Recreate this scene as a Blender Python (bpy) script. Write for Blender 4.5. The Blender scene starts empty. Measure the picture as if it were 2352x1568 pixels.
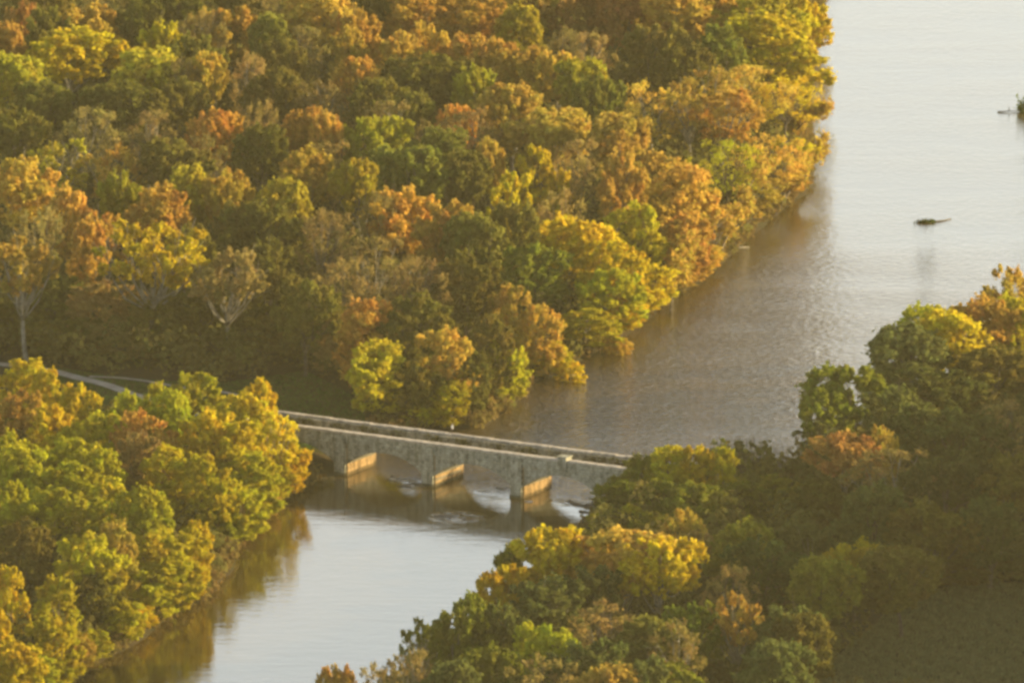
import bpy, math, random
import numpy as np
from mathutils import Vector, Matrix
R = math.radians
scene = bpy.context.scene
col = scene.collection

# ---------------------------------------------------------------- camera
F = 26532.0                      # focal length in units of a 2352 px wide picture
CAM_H = 491.0
PITCH = R(12.18)
CAM_Y = -CAM_H / math.tan(R(12.9))
cam_data = bpy.data.cameras.new("camera")
cam_data.sensor_width = 36.0
cam_data.lens = 36.0 * F / 2352.0
cam_data.clip_start = 5.0
cam_data.clip_end = 40000.0
cam = bpy.data.objects.new("camera", cam_data)
col.objects.link(cam)
cam.location = (0, CAM_Y, CAM_H)
cam.rotation_euler = (math.pi / 2 - PITCH, 0, 0)
scene.camera = cam

# ---------------------------------------------------------------- light
SUN_AZ = R(16.0)                 # angle from +X towards +Y (away from the camera)
SUN_EL = R(12.5)
world = bpy.data.worlds.new("World")
scene.world = world
world.use_nodes = True
wn = world.node_tree
bg = wn.nodes["Background"]
sky = wn.nodes.new("ShaderNodeTexSky")
sky.sky_type = 'NISHITA'
sky.sun_disc = False
sky.sun_elevation = SUN_EL
sky.sun_rotation = math.pi / 2 - SUN_AZ
sky.air_density = 1.0
sky.dust_density = 2.0
sky.ozone_density = 1.0
bg.inputs[1].default_value = 1.0
# Nishita sky at 0.08 plus the bright band of thin evening haze that lies along the horizon
skm = wn.nodes.new("ShaderNodeVectorMath"); skm.operation = 'SCALE'; skm.inputs["Scale"].default_value = 0.06
wn.links.new(sky.outputs[0], skm.inputs[0])
tc = wn.nodes.new("ShaderNodeTexCoord"); sx_ = wn.nodes.new("ShaderNodeSeparateXYZ"); wn.links.new(tc.outputs["Generated"], sx_.inputs[0])
mra = wn.nodes.new("ShaderNodeMapRange"); mra.interpolation_type = 'SMOOTHERSTEP'
mra.inputs[1].default_value = -0.05; mra.inputs[2].default_value = 0.85; mra.inputs[3].default_value = 0.54; mra.inputs[4].default_value = 0.0
wn.links.new(sx_.outputs[2], mra.inputs[0])
vm = wn.nodes.new("ShaderNodeVectorMath"); vm.operation = 'SCALE'; vm.inputs[0].default_value = (0.95, 0.965, 0.92)
wn.links.new(mra.outputs[0], vm.inputs["Scale"])
ad = wn.nodes.new("ShaderNodeVectorMath"); ad.operation = 'ADD'
wn.links.new(skm.outputs[0], ad.inputs[0]); wn.links.new(vm.outputs[0], ad.inputs[1]); wn.links.new(ad.outputs[0], bg.inputs[0])
sd = bpy.data.lights.new("sun", 'SUN')
sd.energy = 5.0
sd.angle = R(0.6)
sd.color = (1.0, 0.78, 0.40)
sun = bpy.data.objects.new("sun", sd)
col.objects.link(sun)
sdir = Vector((math.cos(SUN_AZ) * math.cos(SUN_EL), math.sin(SUN_AZ) * math.cos(SUN_EL), math.sin(SUN_EL)))
sun.rotation_euler = sdir.to_track_quat('Z', 'Y').to_euler()
sun.location = (300, 100, 200)

vs = scene.view_settings
vs.view_transform = 'Standard'
vs.look = 'None'
vs.gamma = 1.0
vs.exposure = 1.42
vs.use_curve_mapping = False
cy = scene.cycles
cy.max_bounces = 5
cy.diffuse_bounces = 3
cy.glossy_bounces = 2
cy.transmission_bounces = 3
cy.transparent_max_bounces = 4
cy.volume_bounces = 0
cy.filter_width = 3.1
cy.use_denoising = True

# ---------------------------------------------------------------- helpers
def ray(u, v):
    x = (u - 1176.0) / F
    y = -(v - 784.0) / F
    c, s = math.cos(PITCH), math.sin(PITCH)
    return (x, c + y * s, -s + y * c)

def at(u, v, z=0.0):
    """point of height z seen in the direction u, v"""
    d = ray(u, v)
    t = (CAM_H - z) / -d[2]
    return (d[0] * t, CAM_Y + d[1] * t, z)

def proj(x, y, z):
    c, s = math.cos(PITCH), math.sin(PITCH)
    dy, dz = y - CAM_Y, z - CAM_H
    depth = dy * c - dz * s
    up = dy * s + dz * c
    return 1176 + F * x / depth, 784 - F * up / depth, F / depth

def prop(o, label=None, cat=None, group=None, kind=None):
    if label: o['label'] = label
    if cat: o['category'] = cat
    if group: o['group'] = group
    if kind: o['kind'] = kind
    return o

def empty(name, loc):
    o = bpy.data.objects.new(name, None)
    o.location = loc
    o.empty_display_size = 1
    col.objects.link(o)
    return o

def mesh_from(name, V, Fc, mats=(), smooth=False):
    me = bpy.data.meshes.new(name)
    me.from_pydata([tuple(v) for v in V], [], Fc)
    for m in mats: me.materials.append(m)
    if smooth: me.polygons.foreach_set("use_smooth", [True] * len(me.polygons))
    me.update()
    return me

def link(name, me, parent=None):
    o = bpy.data.objects.new(name, me)
    col.objects.link(o)
    if parent: o.parent = parent
    return o

def quads_mesh(name, P, U, W, vary, mat):
    """P centres, U/W half edges (n,3) -> one mesh of loose quads"""
    n = len(P)
    co = np.empty((n, 4, 3), np.float32)
    co[:, 0] = P - U - W * 0.6
    co[:, 1] = P + U * 0.7 - W
    co[:, 2] = P + U + W * 0.7
    co[:, 3] = P - U * 0.6 + W
    me = bpy.data.meshes.new(name)
    me.vertices.add(n * 4)
    me.vertices.foreach_set("co", co.ravel())
    me.loops.add(n * 4)
    me.loops.foreach_set("vertex_index", np.arange(n * 4, dtype=np.int32))
    me.polygons.add(n)
    me.polygons.foreach_set("loop_start", np.arange(0, n * 4, 4, dtype=np.int32))
    at_ = me.attributes.new("vary", 'FLOAT', 'FACE')
    at_.data.foreach_set("value", vary.astype(np.float32))
    me.materials.append(mat)
    me.update(calc_edges=True)
    return me

class MB:
    def __init__(s): s.V, s.F = [], []
    def add(s, V, Fc):
        b = len(s.V); s.V += [tuple(v) for v in V]; s.F += [tuple(i + b for i in f) for f in Fc]
    def box(s, x0, x1, y0, y1, z0, z1, M=None):
        V = [(x, y, z) for z in (z0, z1) for y in (y0, y1) for x in (x0, x1)]
        if M: V = [M @ Vector(v) for v in V]
        s.add(V, [(0, 2, 3, 1), (4, 5, 7, 6), (0, 1, 5, 4), (2, 6, 7, 3), (0, 4, 6, 2), (1, 3, 7, 5)])
    def tube(s, pts, rad, n=6):
        pts = [Vector(p) for p in pts]
        rings = []
        for i, p in enumerate(pts):
            t = (pts[min(i + 1, len(pts) - 1)] - pts[max(i - 1, 0)]).normalized()
            a = t.cross(Vector((0.3, 0.9, 0.1))).normalized(); b = t.cross(a)
            rings.append([p + (a * math.cos(k * 2 * math.pi / n) + b * math.sin(k * 2 * math.pi / n)) * rad[i] for k in range(n)])
        V = [v for r in rings for v in r]
        Fc = []
        for i in range(len(pts) - 1):
            for k in range(n):
                k2 = (k + 1) % n
                Fc.append((i * n + k, i * n + k2, (i + 1) * n + k2, (i + 1) * n + k))
        Fc.append(tuple(range(n))[::-1]); Fc.append(tuple((len(pts) - 1) * n + k for k in range(n)))
        s.add(V, Fc)
    def build(s, name, mat, parent=None, smooth=False):
        return link(name, mesh_from(name, s.V, s.F, [mat], smooth), parent)

# ---------------------------------------------------------------- materials
def mat(name):
    m = bpy.data.materials.new(name); m.use_nodes = True
    nt = m.node_tree
    b = nt.nodes["Principled BSDF"]
    return m, nt, b

def noise(nt, scale, detail=4, vec=None, rough=0.6):
    n = nt.nodes.new("ShaderNodeTexNoise"); n.inputs["Scale"].default_value = scale
    n.inputs["Detail"].default_value = detail; n.inputs["Roughness"].default_value = rough
    if vec: nt.links.new(vec, n.inputs["Vector"])
    return n

def ramp(nt, fac, stops):
    r = nt.nodes.new("ShaderNodeValToRGB")
    e = r.color_ramp.elements
    e[0].position, e[0].color = stops[0][0], (*stops[0][1], 1)
    e[1].position, e[1].color = stops[-1][0], (*stops[-1][1], 1)
    for p, c in stops[1:-1]:
        x = e.new(p); x.color = (*c, 1)
    nt.links.new(fac, r.inputs[0])
    return r

def objcoord(nt):
    return nt.nodes.new("ShaderNodeTexCoord").outputs["Object"]

def geopos(nt):
    return nt.nodes.new("ShaderNodeNewGeometry").outputs["Position"]

# foliage: the object's own colour, varied from clump to clump
def foliage_mat(name, from_object=True, base=(0.1, 0.09, 0.02)):
    m = bpy.data.materials.new(name); m.use_nodes = True
    nt = m.node_tree; nt.nodes.clear()
    out = nt.nodes.new("ShaderNodeOutputMaterial")
    at_ = nt.nodes.new("ShaderNodeAttribute"); at_.attribute_name = "vary"
    hsv = nt.nodes.new("ShaderNodeHueSaturation")
    if from_object:
        oi = nt.nodes.new("ShaderNodeObjectInfo")
        nt.links.new(oi.outputs["Color"], hsv.inputs["Color"])
    else:
        hsv.inputs["Color"].default_value = (*base, 1)
    mh = nt.nodes.new("ShaderNodeMapRange"); mh.inputs[3].default_value = 0.478; mh.inputs[4].default_value = 0.534
    nt.links.new(at_.outputs["Fac"], mh.inputs[0]); nt.links.new(mh.outputs[0], hsv.inputs["Hue"])
    ns = noise(nt, 0.9, 3, geopos(nt))
    mv = nt.nodes.new("ShaderNodeMapRange"); mv.inputs[1].default_value = 0.3; mv.inputs[2].default_value = 0.7
    mv.inputs[3].default_value = 0.65; mv.inputs[4].default_value = 1.35
    nt.links.new(ns.outputs[0], mv.inputs[0]); nt.links.new(mv.outputs[0], hsv.inputs["Value"])
    d = nt.nodes.new("ShaderNodeBsdfDiffuse"); t = nt.nodes.new("ShaderNodeBsdfTranslucent")
    mx = nt.nodes.new("ShaderNodeMixShader"); mx.inputs[0].default_value = 0.5
    nt.links.new(hsv.outputs[0], d.inputs[0]); nt.links.new(hsv.outputs[0], t.inputs[0])
    nt.links.new(d.outputs[0], mx.inputs[1]); nt.links.new(t.outputs[0], mx.inputs[2])
    nt.links.new(mx.outputs[0], out.inputs[0])
    return m
M_LEAF = foliage_mat("foliage")

def simple(name, c0, c1, scale, rough=0.9, bump=0.0, bscale=None, detail=5):
    m, nt, b = mat(name)
    co = objcoord(nt)
    n = noise(nt, scale, detail, co)
    r = ramp(nt, n.outputs[0], [(0.35, c0), (0.65, c1)])
    nt.links.new(r.outputs[0], b.inputs["Base Color"])
    b.inputs["Roughness"].default_value = rough
    b.inputs["Specular IOR Level"].default_value = 0.2
    if bump:
        n2 = noise(nt, bscale or scale * 3, 5, co)
        bp = nt.nodes.new("ShaderNodeBump"); bp.inputs["Distance"].default_value = bump
        nt.links.new(n2.outputs[0], bp.inputs["Height"]); nt.links.new(bp.outputs[0], b.inputs["Normal"])
    return m
M_BARK = simple("bark", (0.07, 0.055, 0.04), (0.16, 0.13, 0.10), 1.2)
M_PALE = simple("pale_bark", (0.12, 0.11, 0.085), (0.30, 0.27, 0.22), 0.8)
M_ROCK = simple("rock", (0.05, 0.045, 0.04), (0.16, 0.14, 0.12), 1.5, 0.8, 0.1)
M_PALEROCK = simple("pale_rock", (0.35, 0.32, 0.27), (0.6, 0.55, 0.48), 1.5, 0.8, 0.1)
M_PATH = simple("gravel", (0.24, 0.215, 0.18), (0.38, 0.345, 0.29), 0.4, 0.95)
M_MEADOW = simple("meadow_grass", (0.035, 0.055, 0.015), (0.07, 0.085, 0.025), 0.15, 0.95)

# ---------------------------------------------------------------- river outline (traced on the water plane)
LB = [(2080,-900),(1960,-300),(1905,-100),(1885,0),(1868,120),(1850,240),(1862,360),(1850,440),(1800,480),(1740,525),(1670,590),
      (1600,645),(1494,723),(1440,765),(1380,802),(1284,856),(1217,886),(1160,948),(1100,985),(1000,990),(900,1003),(830,1040),
      (775,1083),(715,1108),(665,1140),(610,1180),(565,1212),(528,1300),(478,1368),(400,1412),(312,1470),(205,1540),(95,1620),
      (0,1740),(-200,1950)]
RB = [(300,2100),(560,1860),(740,1730),(820,1640),(900,1590),(1000,1500),(1100,1430),(1190,1365),(1280,1280),(1330,1225),
      (1385,1195),(1400,1150),(1450,1112),(1600,1105),(1800,1100),(1870,1075),(1960,1010),(2100,925),(2250,850),(2400,780),
      (2700,640),(3000,300),(3200,-300),(3400,-900)]
poly = np.array([at(u, v)[:2] for u, v in LB + RB])

def sdist(X, Y):
    """distance to the river outline, positive on land"""
    X = np.asarray(X, float); Y = np.asarray(Y, float)
    A = poly; B = np.roll(poly, -1, 0)
    d = np.full(X.shape, 1e9); inside = np.zeros(X.shape, bool)
    for (ax, ay), (bx, by) in zip(A, B):
        ex, ey = bx - ax, by - ay
        t = np.clip(((X - ax) * ex + (Y - ay) * ey) / (ex * ex + ey * ey), 0, 1)
        d = np.minimum(d, np.hypot(X - ax - t * ex, Y - ay - t * ey))
        cr = ((ay > Y) != (by > Y))
        with np.errstate(divide='ignore', invalid='ignore'):
            xi = ax + (Y - ay) * ex / (ey if ey else 1e-9)
        inside ^= cr & (X < xi)
    return np.where(inside, -d, d)

def land_z(X, Y):
    d = sdist(X, Y)
    wob = 0.6 * np.sin(X * 0.21 + 1.3 * np.sin(Y * 0.13)) * np.sin(Y * 0.17 + 0.7)
    dd = d + wob * 1.3
    z = np.where(dd > 0, np.minimum(2.6, 0.15 + dd * 0.33) + 0.35 * wob * np.clip(dd / 12, 0, 1), np.maximum(dd * 0.25, -2.0))
    X = np.asarray(X, float); Y = np.asarray(Y, float)
    # wooded rise east of the near right bank (outside the picture on the right)
    hx = np.clip((X - 118) / 60, 0, 1); hy = np.clip((75 - Y) / 60, 0, 1)
    z = z + (24 + 12 * np.clip((-20 - Y) / 60, 0, 1)) * hx * hx * (3 - 2 * hx) * hy * hy * (3 - 2 * hy) * (dd > 5)
    return z

def axis(lo, hi, step, far):
    a = list(np.arange(lo, hi + 0.1, step))
    ext = [10, 30, 80, 200, 500, 1500, 5000, 15000]
    return np.array([lo - e for e in ext[::-1] if e <= far] + a + [hi + e for e in ext if e <= far])

xs = axis(-170, 240, 2.5, 15000); ys = axis(-230, 760, 2.5, 15000)
XX, YY = np.meshgrid(xs, ys)
ZZ = land_z(XX, YY)
nx, ny = len(xs), len(ys)
V = np.stack([XX, YY, ZZ], -1).reshape(-1, 3)
idx = np.arange(nx * ny).reshape(ny, nx)
Fq = np.stack([idx[:-1, :-1], idx[:-1, 1:], idx[1:, 1:], idx[1:, :-1]], -1).reshape(-1, 4)
m, nt, b = mat("forest_floor")
p = geopos(nt)
n1 = noise(nt, 0.05, 6, p)
r1 = ramp(nt, n1.outputs[0], [(0.3, (0.03, 0.027, 0.014)), (0.5, (0.05, 0.038, 0.02)), (0.7, (0.035, 0.04, 0.016))])
n2 = noise(nt, 1.3, 5, p)
mxx = nt.nodes.new("ShaderNodeMixRGB"); mxx.blend_type = 'MULTIPLY'; mxx.inputs[0].default_value = 0.8
r2 = ramp(nt, n2.outputs[0], [(0.3, (0.5, 0.5, 0.5)), (0.7, (1.5, 1.4, 1.2))])
nt.links.new(r1.outputs[0], mxx.inputs[1]); nt.links.new(r2.outputs[0], mxx.inputs[2])
nt.links.new(mxx.outputs[0], b.inputs["Base Color"]); b.inputs["Roughness"].default_value = 1.0
b.inputs["Specular IOR Level"].default_value = 0.1
g = link("ground", mesh_from("ground", V, Fq.tolist(), [m], True)); prop(g, kind='structure')

# ---------------------------------------------------------------- water
m, nt, b = mat("river_water")
p = geopos(nt)
def mapping(nt, vec, sc, rot=0):
    mp = nt.nodes.new("ShaderNodeMapping"); mp.inputs["Scale"].default_value = sc; mp.inputs["Rotation"].default_value = (0, 0, rot)
    nt.links.new(vec, mp.inputs[0]); return mp.outputs[0]
b.inputs["Base Color"].default_value = (0.06, 0.04, 0.010, 1)
b.inputs["Roughness"].default_value = 0.06
b.inputs["IOR"].default_value = 2.4
na = noise(nt, 1.0, 3, mapping(nt, p, (0.55, 0.8, 1), R(20)))
nb = noise(nt, 1.0, 3, mapping(nt, p, (0.12, 0.35, 1), R(10)))
nc = noise(nt, 1.0, 2, mapping(nt, p, (3.2, 4.0, 1), R(-15)))
def math_(nt, op, a, b_):
    n = nt.nodes.new("ShaderNodeMath"); n.operation = op
    for i, x in enumerate((a, b_)):
        if x is None: continue
        if isinstance(x, (int, float)): n.inputs[i].default_value = x
        else: nt.links.new(x, n.inputs[i])
    return n.outputs[0]
sep = nt.nodes.new("ShaderNodeSeparateXYZ"); nt.links.new(p, sep.inputs[0])
# upstream of the aqueduct the current is broken by small waves, downstream it is a smooth pool
al = math_(nt, 'ADD', math_(nt, 'MULTIPLY', sep.outputs[0], math.sin(R(30))), math_(nt, 'MULTIPLY', sep.outputs[1], math.cos(R(30))))
mr = nt.nodes.new("ShaderNodeMapRange"); mr.interpolation_type = 'SMOOTHSTEP'
mr.inputs[1].default_value = -9; mr.inputs[2].default_value = 6; mr.inputs[3].default_value = 0.03; mr.inputs[4].default_value = 1.0
nt.links.new(al, mr.inputs[0])
mr2 = nt.nodes.new("ShaderNodeMapRange"); mr2.interpolation_type = 'SMOOTHSTEP'
mr2.inputs[1].default_value = 90; mr2.inputs[2].default_value = 270; mr2.inputs[3].default_value = 1.0; mr2.inputs[4].default_value = 0.10
nt.links.new(al, mr2.inputs[0])
amp = math_(nt, 'MULTIPLY', mr.outputs[0], mr2.outputs[0])
h = math_(nt, 'ADD', math_(nt, 'MULTIPLY', na.outputs[0], 1.0), math_(nt, 'MULTIPLY', nc.outputs[0], 0.06))
npatch = noise(nt, 1.0, 2, mapping(nt, p, (0.018, 0.045, 1), R(35)))
mrp = nt.nodes.new("ShaderNodeMapRange"); mrp.inputs[1].default_value = 0.35; mrp.inputs[2].default_value = 0.65; mrp.inputs[3].default_value = 0.7; mrp.inputs[4].default_value = 1.35
nt.links.new(npatch.outputs[0], mrp.inputs[0])
h = math_(nt, 'MULTIPLY', h, math_(nt, 'MULTIPLY', amp, mrp.outputs[0]))
h = math_(nt, 'ADD', h, math_(nt, 'MULTIPLY', nb.outputs[0], 0.05))
# riffles over the shoals at the arches: short steep standing waves inside small patches
nw = noise(nt, 1.0, 2, mapping(nt, p, (0.25, 0.25, 1)))
for (u_, v_, rad_, k_) in ((1130, 1100, 5.5, 0.16), (925, 1098, 4.0, 0.08), (1050, 1187, 4.5, 0.10), (1330, 1150, 4.5, 0.08)):
    cx_, cy_, _z = at(u_, v_, 0)
    dv = nt.nodes.new("ShaderNodeVectorMath"); dv.operation = 'DISTANCE'; nt.links.new(p, dv.inputs[0]); dv.inputs[1].default_value = (cx_, cy_, 0)
    mm = nt.nodes.new("ShaderNodeMapRange"); mm.interpolation_type = 'SMOOTHSTEP'
    mm.inputs[1].default_value = rad_ * 0.3; mm.inputs[2].default_value = rad_ * 1.5; mm.inputs[3].default_value = k_; mm.inputs[4].default_value = 0.0
    nt.links.new(dv.outputs["Value"], mm.inputs[0])
    wv = math_(nt, 'SINE', math_(nt, 'ADD', math_(nt, 'MULTIPLY', al, 3.6), math_(nt, 'MULTIPLY', nw.outputs[0], 14.0)), None)
    h = math_(nt, 'ADD', h, math_(nt, 'MULTIPLY', wv, mm.outputs[0]))
bp = nt.nodes.new("ShaderNodeBump"); bp.inputs["Strength"].default_value = 1.0; bp.inputs["Distance"].default_value = 1.0
nt.links.new(h, bp.inputs["Height"]); nt.links.new(bp.outputs[0], b.inputs["Normal"])
M_WATER = m
w = link("river_water", mesh_from("river_water", [(-600, -500, 0), (900, -500, 0), (900, 1500, 0), (-600, 1500, 0)], [(0, 1, 2, 3)], [m]))
prop(w, kind='structure')

# ---------------------------------------------------------------- aqueduct
TH = R(30.3)
AX = Vector((math.cos(TH), -math.sin(TH), 0)); BX = Vector((math.sin(TH), math.cos(TH), 0))
o0 = Vector(at(1000, 1118, 0))
AQ = Matrix(((AX.x, BX.x, 0, o0.x), (AX.y, BX.y, 0, o0.y), (0, 0, 1, 0), (0, 0, 0, 1)))
def stone_mat(name, dark, mid, light, mortar=0.5, bs=0.55):
    m, nt, b = mat(name)
    co = objcoord(nt)
    br = nt.nodes.new("ShaderNodeTexBrick")
    mp = nt.nodes.new("ShaderNodeMapping"); mp.inputs["Rotation"].default_value = (R(90), 0, 0)
    nt.links.new(co, mp.inputs[0]); nt.links.new(mp.outputs[0], br.inputs[0])
    br.inputs["Scale"].default_value = 1.0; br.inputs["Brick Width"].default_value = 1.1; br.inputs["Row Height"].default_value = bs
    br.inputs["Mortar Size"].default_value = 0.03
    br.inputs["Color1"].default_value = (*mid, 1); br.inputs["Color2"].default_value = (*light, 1); br.inputs["Mortar"].default_value = (*dark, 1)
    n = noise(nt, 0.9, 8, co, 0.75)
    r = ramp(nt, n.outputs[0], [(0.38, (0.22, 0.21, 0.18)), (0.47, (0.8, 0.8, 0.76)), (0.7, (1.35, 1.3, 1.2))])
    mx = nt.nodes.new("ShaderNodeMixRGB"); mx.blend_type = 'MULTIPLY'; mx.inputs[0].default_value = 0.9
    nt.links.new(br.outputs[0], mx.inputs[1]); nt.links.new(r.outputs[0], mx.inputs[2])
    sz_ = nt.nodes.new("ShaderNodeSeparateXYZ"); nt.links.new(co, sz_.inputs[0])
    n3 = noise(nt, 0.8, 4, co)
    zz = math_(nt, 'SUBTRACT', sz_.outputs[2], math_(nt, 'MULTIPLY', n3.outputs[0], 0.9))
    tl = ramp(nt, zz, [(0.0, (0.30, 0.30, 0.24)), (0.35, (1.0, 1.0, 1.0))])
    # rain streaks running down from the coping
    mp2 = nt.nodes.new("ShaderNodeMapping"); mp2.inputs["Scale"].default_value = (1.1, 1.1, 0.12); nt.links.new(co, mp2.inputs[0])
    n4 = noise(nt, 1.0, 5, mp2.outputs[0], 0.7)
    st_ = ramp(nt, n4.outputs[0], [(0.36, (0.58, 0.57, 0.5)), (0.5, (1.0, 1.0, 1.0)), (0.68, (1.2, 1.18, 1.1))])
    m2 = nt.nodes.new("ShaderNodeMixRGB"); m2.blend_type = 'MULTIPLY'; m2.inputs[0].default_value = 1.0
    m3 = nt.nodes.new("ShaderNodeMixRGB"); m3.blend_type = 'MULTIPLY'; m3.inputs[0].default_value = 1.0
    nt.links.new(mx.outputs[0], m2.inputs[1]); nt.links.new(tl.outputs[0], m2.inputs[2])
    nt.links.new(m2.outputs[0], m3.inputs[1]); nt.links.new(st_.outputs[0], m3.inputs[2])
    nt.links.new(m3.outputs[0], b.inputs["Base Color"]); b.inputs["Roughness"].default_value = 0.9
    b.inputs["Specular IOR Level"].default_value = 0.2
    bp = nt.nodes.new("ShaderNodeBump"); bp.inputs["Distance"].default_value = 0.08
    nt.links.new(n.outputs[0], bp.inputs["Height"]); nt.links.new(bp.outputs[0], b.inputs["Normal"])
    return m
M_STONE = stone_mat("weathered_ashlar", (0.17, 0.165, 0.135), (0.31, 0.31, 0.265), (0.40, 0.395, 0.34))
M_PIER = stone_mat("pier_ashlar", (0.2, 0.17, 0.13), (0.27, 0.175, 0.085), (0.34, 0.225, 0.11))
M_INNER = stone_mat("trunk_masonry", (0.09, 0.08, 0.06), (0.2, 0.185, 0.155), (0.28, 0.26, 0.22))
M_COPE = simple("coping_stone", (0.30, 0.26, 0.22), (0.52, 0.46, 0.40), 1.1, 0.85)
M_FLOOR = simple("trunk_floor", (0.08, 0.08, 0.04), (0.2, 0.18, 0.13), 0.6, 0.95)
M_IRON = simple("iron", (0.05, 0.045, 0.04), (0.1, 0.09, 0.08), 2, 0.6)

aq = empty("aqueduct_bridge", (0, 0, 0)); aq.matrix_world = AQ
prop(aq, "long grey stone aqueduct with low arches crossing the brown river", "bridge")
SP, BAY, WID = 16.5, 19.5, 9.7
ZS, ZC, ZF, ZT = 2.3, 5.35, 6.2, 8.15      # springing, crown, channel floor, parapet top
rise = ZC - ZS
rad = (SP * SP / 4 + rise * rise) / (2 * rise)
def arch_pts(k, r_off=0.0, n=24):
    cx, cz = k * BAY + SP / 2, ZC - rad
    a = math.asin(SP / 2 / rad)
    return [(cx + (rad + r_off) * math.sin(-a + 2 * a * i / n), cz + (rad + r_off) * math.cos(-a + 2 * a * i / n)) for i in range(n + 1)]
KS = [-2, -1, 0, 1]
for k in KS:
    # spandrel walls of one bay (both faces and the soffit), from the arch to the channel floor
    mb = MB(); pts = arch_pts(k); n = len(pts)
    Vv = []
    for (x, z) in pts:
        Vv += [(x, 0, z), (x, 0, ZF), (x, WID, z), (x, WID, ZF)]
    Fc = []
    for i in range(n - 1):
        a, c = i * 4, (i + 1) * 4
        Fc += [(a, c, c + 1, a + 1), (a + 2, a + 3, c + 3, c + 2), (a, a + 2, c + 2, c)]
    mb.add(Vv, Fc); mb.build("spandrel_wall", M_STONE, aq)
    # arch ring stones, slightly proud of both faces
    inn, out_ = arch_pts(k, 0.003, 24), arch_pts(k, 0.62, 24)
    for y0, y1 in ((-0.07, 0.10), (WID - 0.10, WID + 0.07)):
        mb = MB()
        V8 = []
        for (ax, az), (bx, bz) in zip(inn, out_):
            V8 += [(ax, y0, az), (bx, y0, bz), (bx, y1, bz), (ax, y1, az)]
        Fc = [(i * 4 + j, i * 4 + (j + 1) % 4, i * 4 + 4 + (j + 1) % 4, i * 4 + 4 + j) for i in range(24) for j in range(4)]
        mb.add(V8, Fc + [(0, 1, 2, 3), (96, 99, 98, 97)])
        mb.build("arch_ring", M_STONE, aq)
    if k > KS[0]:
        x1 = k * BAY; x0 = x1 - (BAY - SP)
        mb = MB(); mb.box(x0, x1, 0.002, WID - 0.002, -2.2, ZF - 0.01)
        mb.box(x0 + 0.15, x1 - 0.15, WID, WID + 1.1, -2.2, 2.6)        # cutwater on the upstream side
        pr = mb.build("pier", M_PIER, aq)
        mb = MB(); mb.box(x0 + 0.35, x1 - 0.25, -0.6, 0.0, -2.2, ZT - 0.42); mb.build("pilaster", M_STONE, aq)
        mb = MB(); mb.box(x0 - 0.1, x1 + 0.003, -0.18, 0.0, -2.2, 0.5); mb.build("footing", M_PIER, aq)
XL, XR = KS[0] * BAY, KS[-1] * BAY + SP
for a, c in ((XL - 9, XL), (XR, XR + 12)):
    mb = MB(); mb.box(a, c, 0, WID, -2.2, ZF); mb.build("abutment", M_STONE, aq)
E0, E1 = XL - 9, XR + 12
mb = MB(); mb.box(E0, E1, -0.10, 1.1, ZF + 0.002, ZT); mb.build("near_parapet", M_STONE, aq)
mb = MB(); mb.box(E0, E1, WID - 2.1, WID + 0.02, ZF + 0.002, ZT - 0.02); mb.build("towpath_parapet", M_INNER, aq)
mb = MB(); mb.box(E0, E1, -0.22, -0.002, ZF - 0.02, ZF + 0.22); mb.build("string_course", M_STONE, aq)
mb = MB(); mb.box(E0, E1, 1.1, WID - 2.1, ZF + 0.004, ZF + 0.3); mb.build("channel_floor", M_FLOOR, aq)
rng = random.Random(5)
mb = MB(); x = E0
while x < E1:
    L = rng.uniform(1.4, 2.4); j = rng.uniform(-0.04, 0.04)
    mb.box(x, min(x + L - 0.04, E1), -0.30 + j, 1.15 + j, ZT + 0.002, ZT + 0.36 + rng.uniform(-0.03, 0.03)); x += L
mb.build("near_coping", M_COPE, aq)
mb = MB(); x = E0
while x < E1:
    L = rng.uniform(0.9, 2.2)
    cut = rng.uniform(0.0, 0.55) if rng.random() < 0.6 else 0
    mb.box(x, x + L - 0.05, WID - 1.1 + cut, WID + 0.15, ZT, ZT + 0.28 + rng.uniform(-0.05, 0.05)); x += L
mb.build("towpath_coping", M_COPE, aq)
mb = MB(); mb.box(27.2, 29.0, -0.55, 1.65, ZT - 1.7, ZT + 0.85); mb.box(27.0, 29.2, -0.62, 1.75, ZT + 0.85, ZT + 1.02)
mb.build("gauge_block", M_STONE, aq)
mb = MB()
for x in np.arange(E0 + 1, E1, 2.45):
    mb.box(x, x + 0.09, WID - 2.0, WID - 1.91, ZT - 0.02, ZT + 0.95)
mb.tube([(E0, WID - 1.95, ZT + 0.93), (E1, WID - 1.95, ZT + 0.93)], [0.03, 0.03], 5)
# ivy tufts and weeds on the channel side
vr = np.random.RandomState(7)
nn = 2600
P = np.stack([vr.uniform(E0, E1, nn), WID - 2.15 - vr.uniform(0, 0.5, nn), ZF + 0.3 + vr.uniform(0, 1, nn) ** 2 * 1.7], 1)
keep = (np.sin(P[:, 0] * 0.9) + np.sin(P[:, 0] * 0.37 + 2) + vr.uniform(-1, 1, nn)) > 0.2
P = P[keep]; U = vr.normal(0, 0.14, P.shape); W_ = vr.normal(0, 0.14, P.shape)
wd = link("channel_weeds", quads_mesh("channel_weeds", P, U, W_, vr.uniform(0, 1, len(P)), M_LEAF), aq)
wd.color = (0.09, 0.085, 0.03, 1); wd['kind'] = 'stuff'

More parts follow.
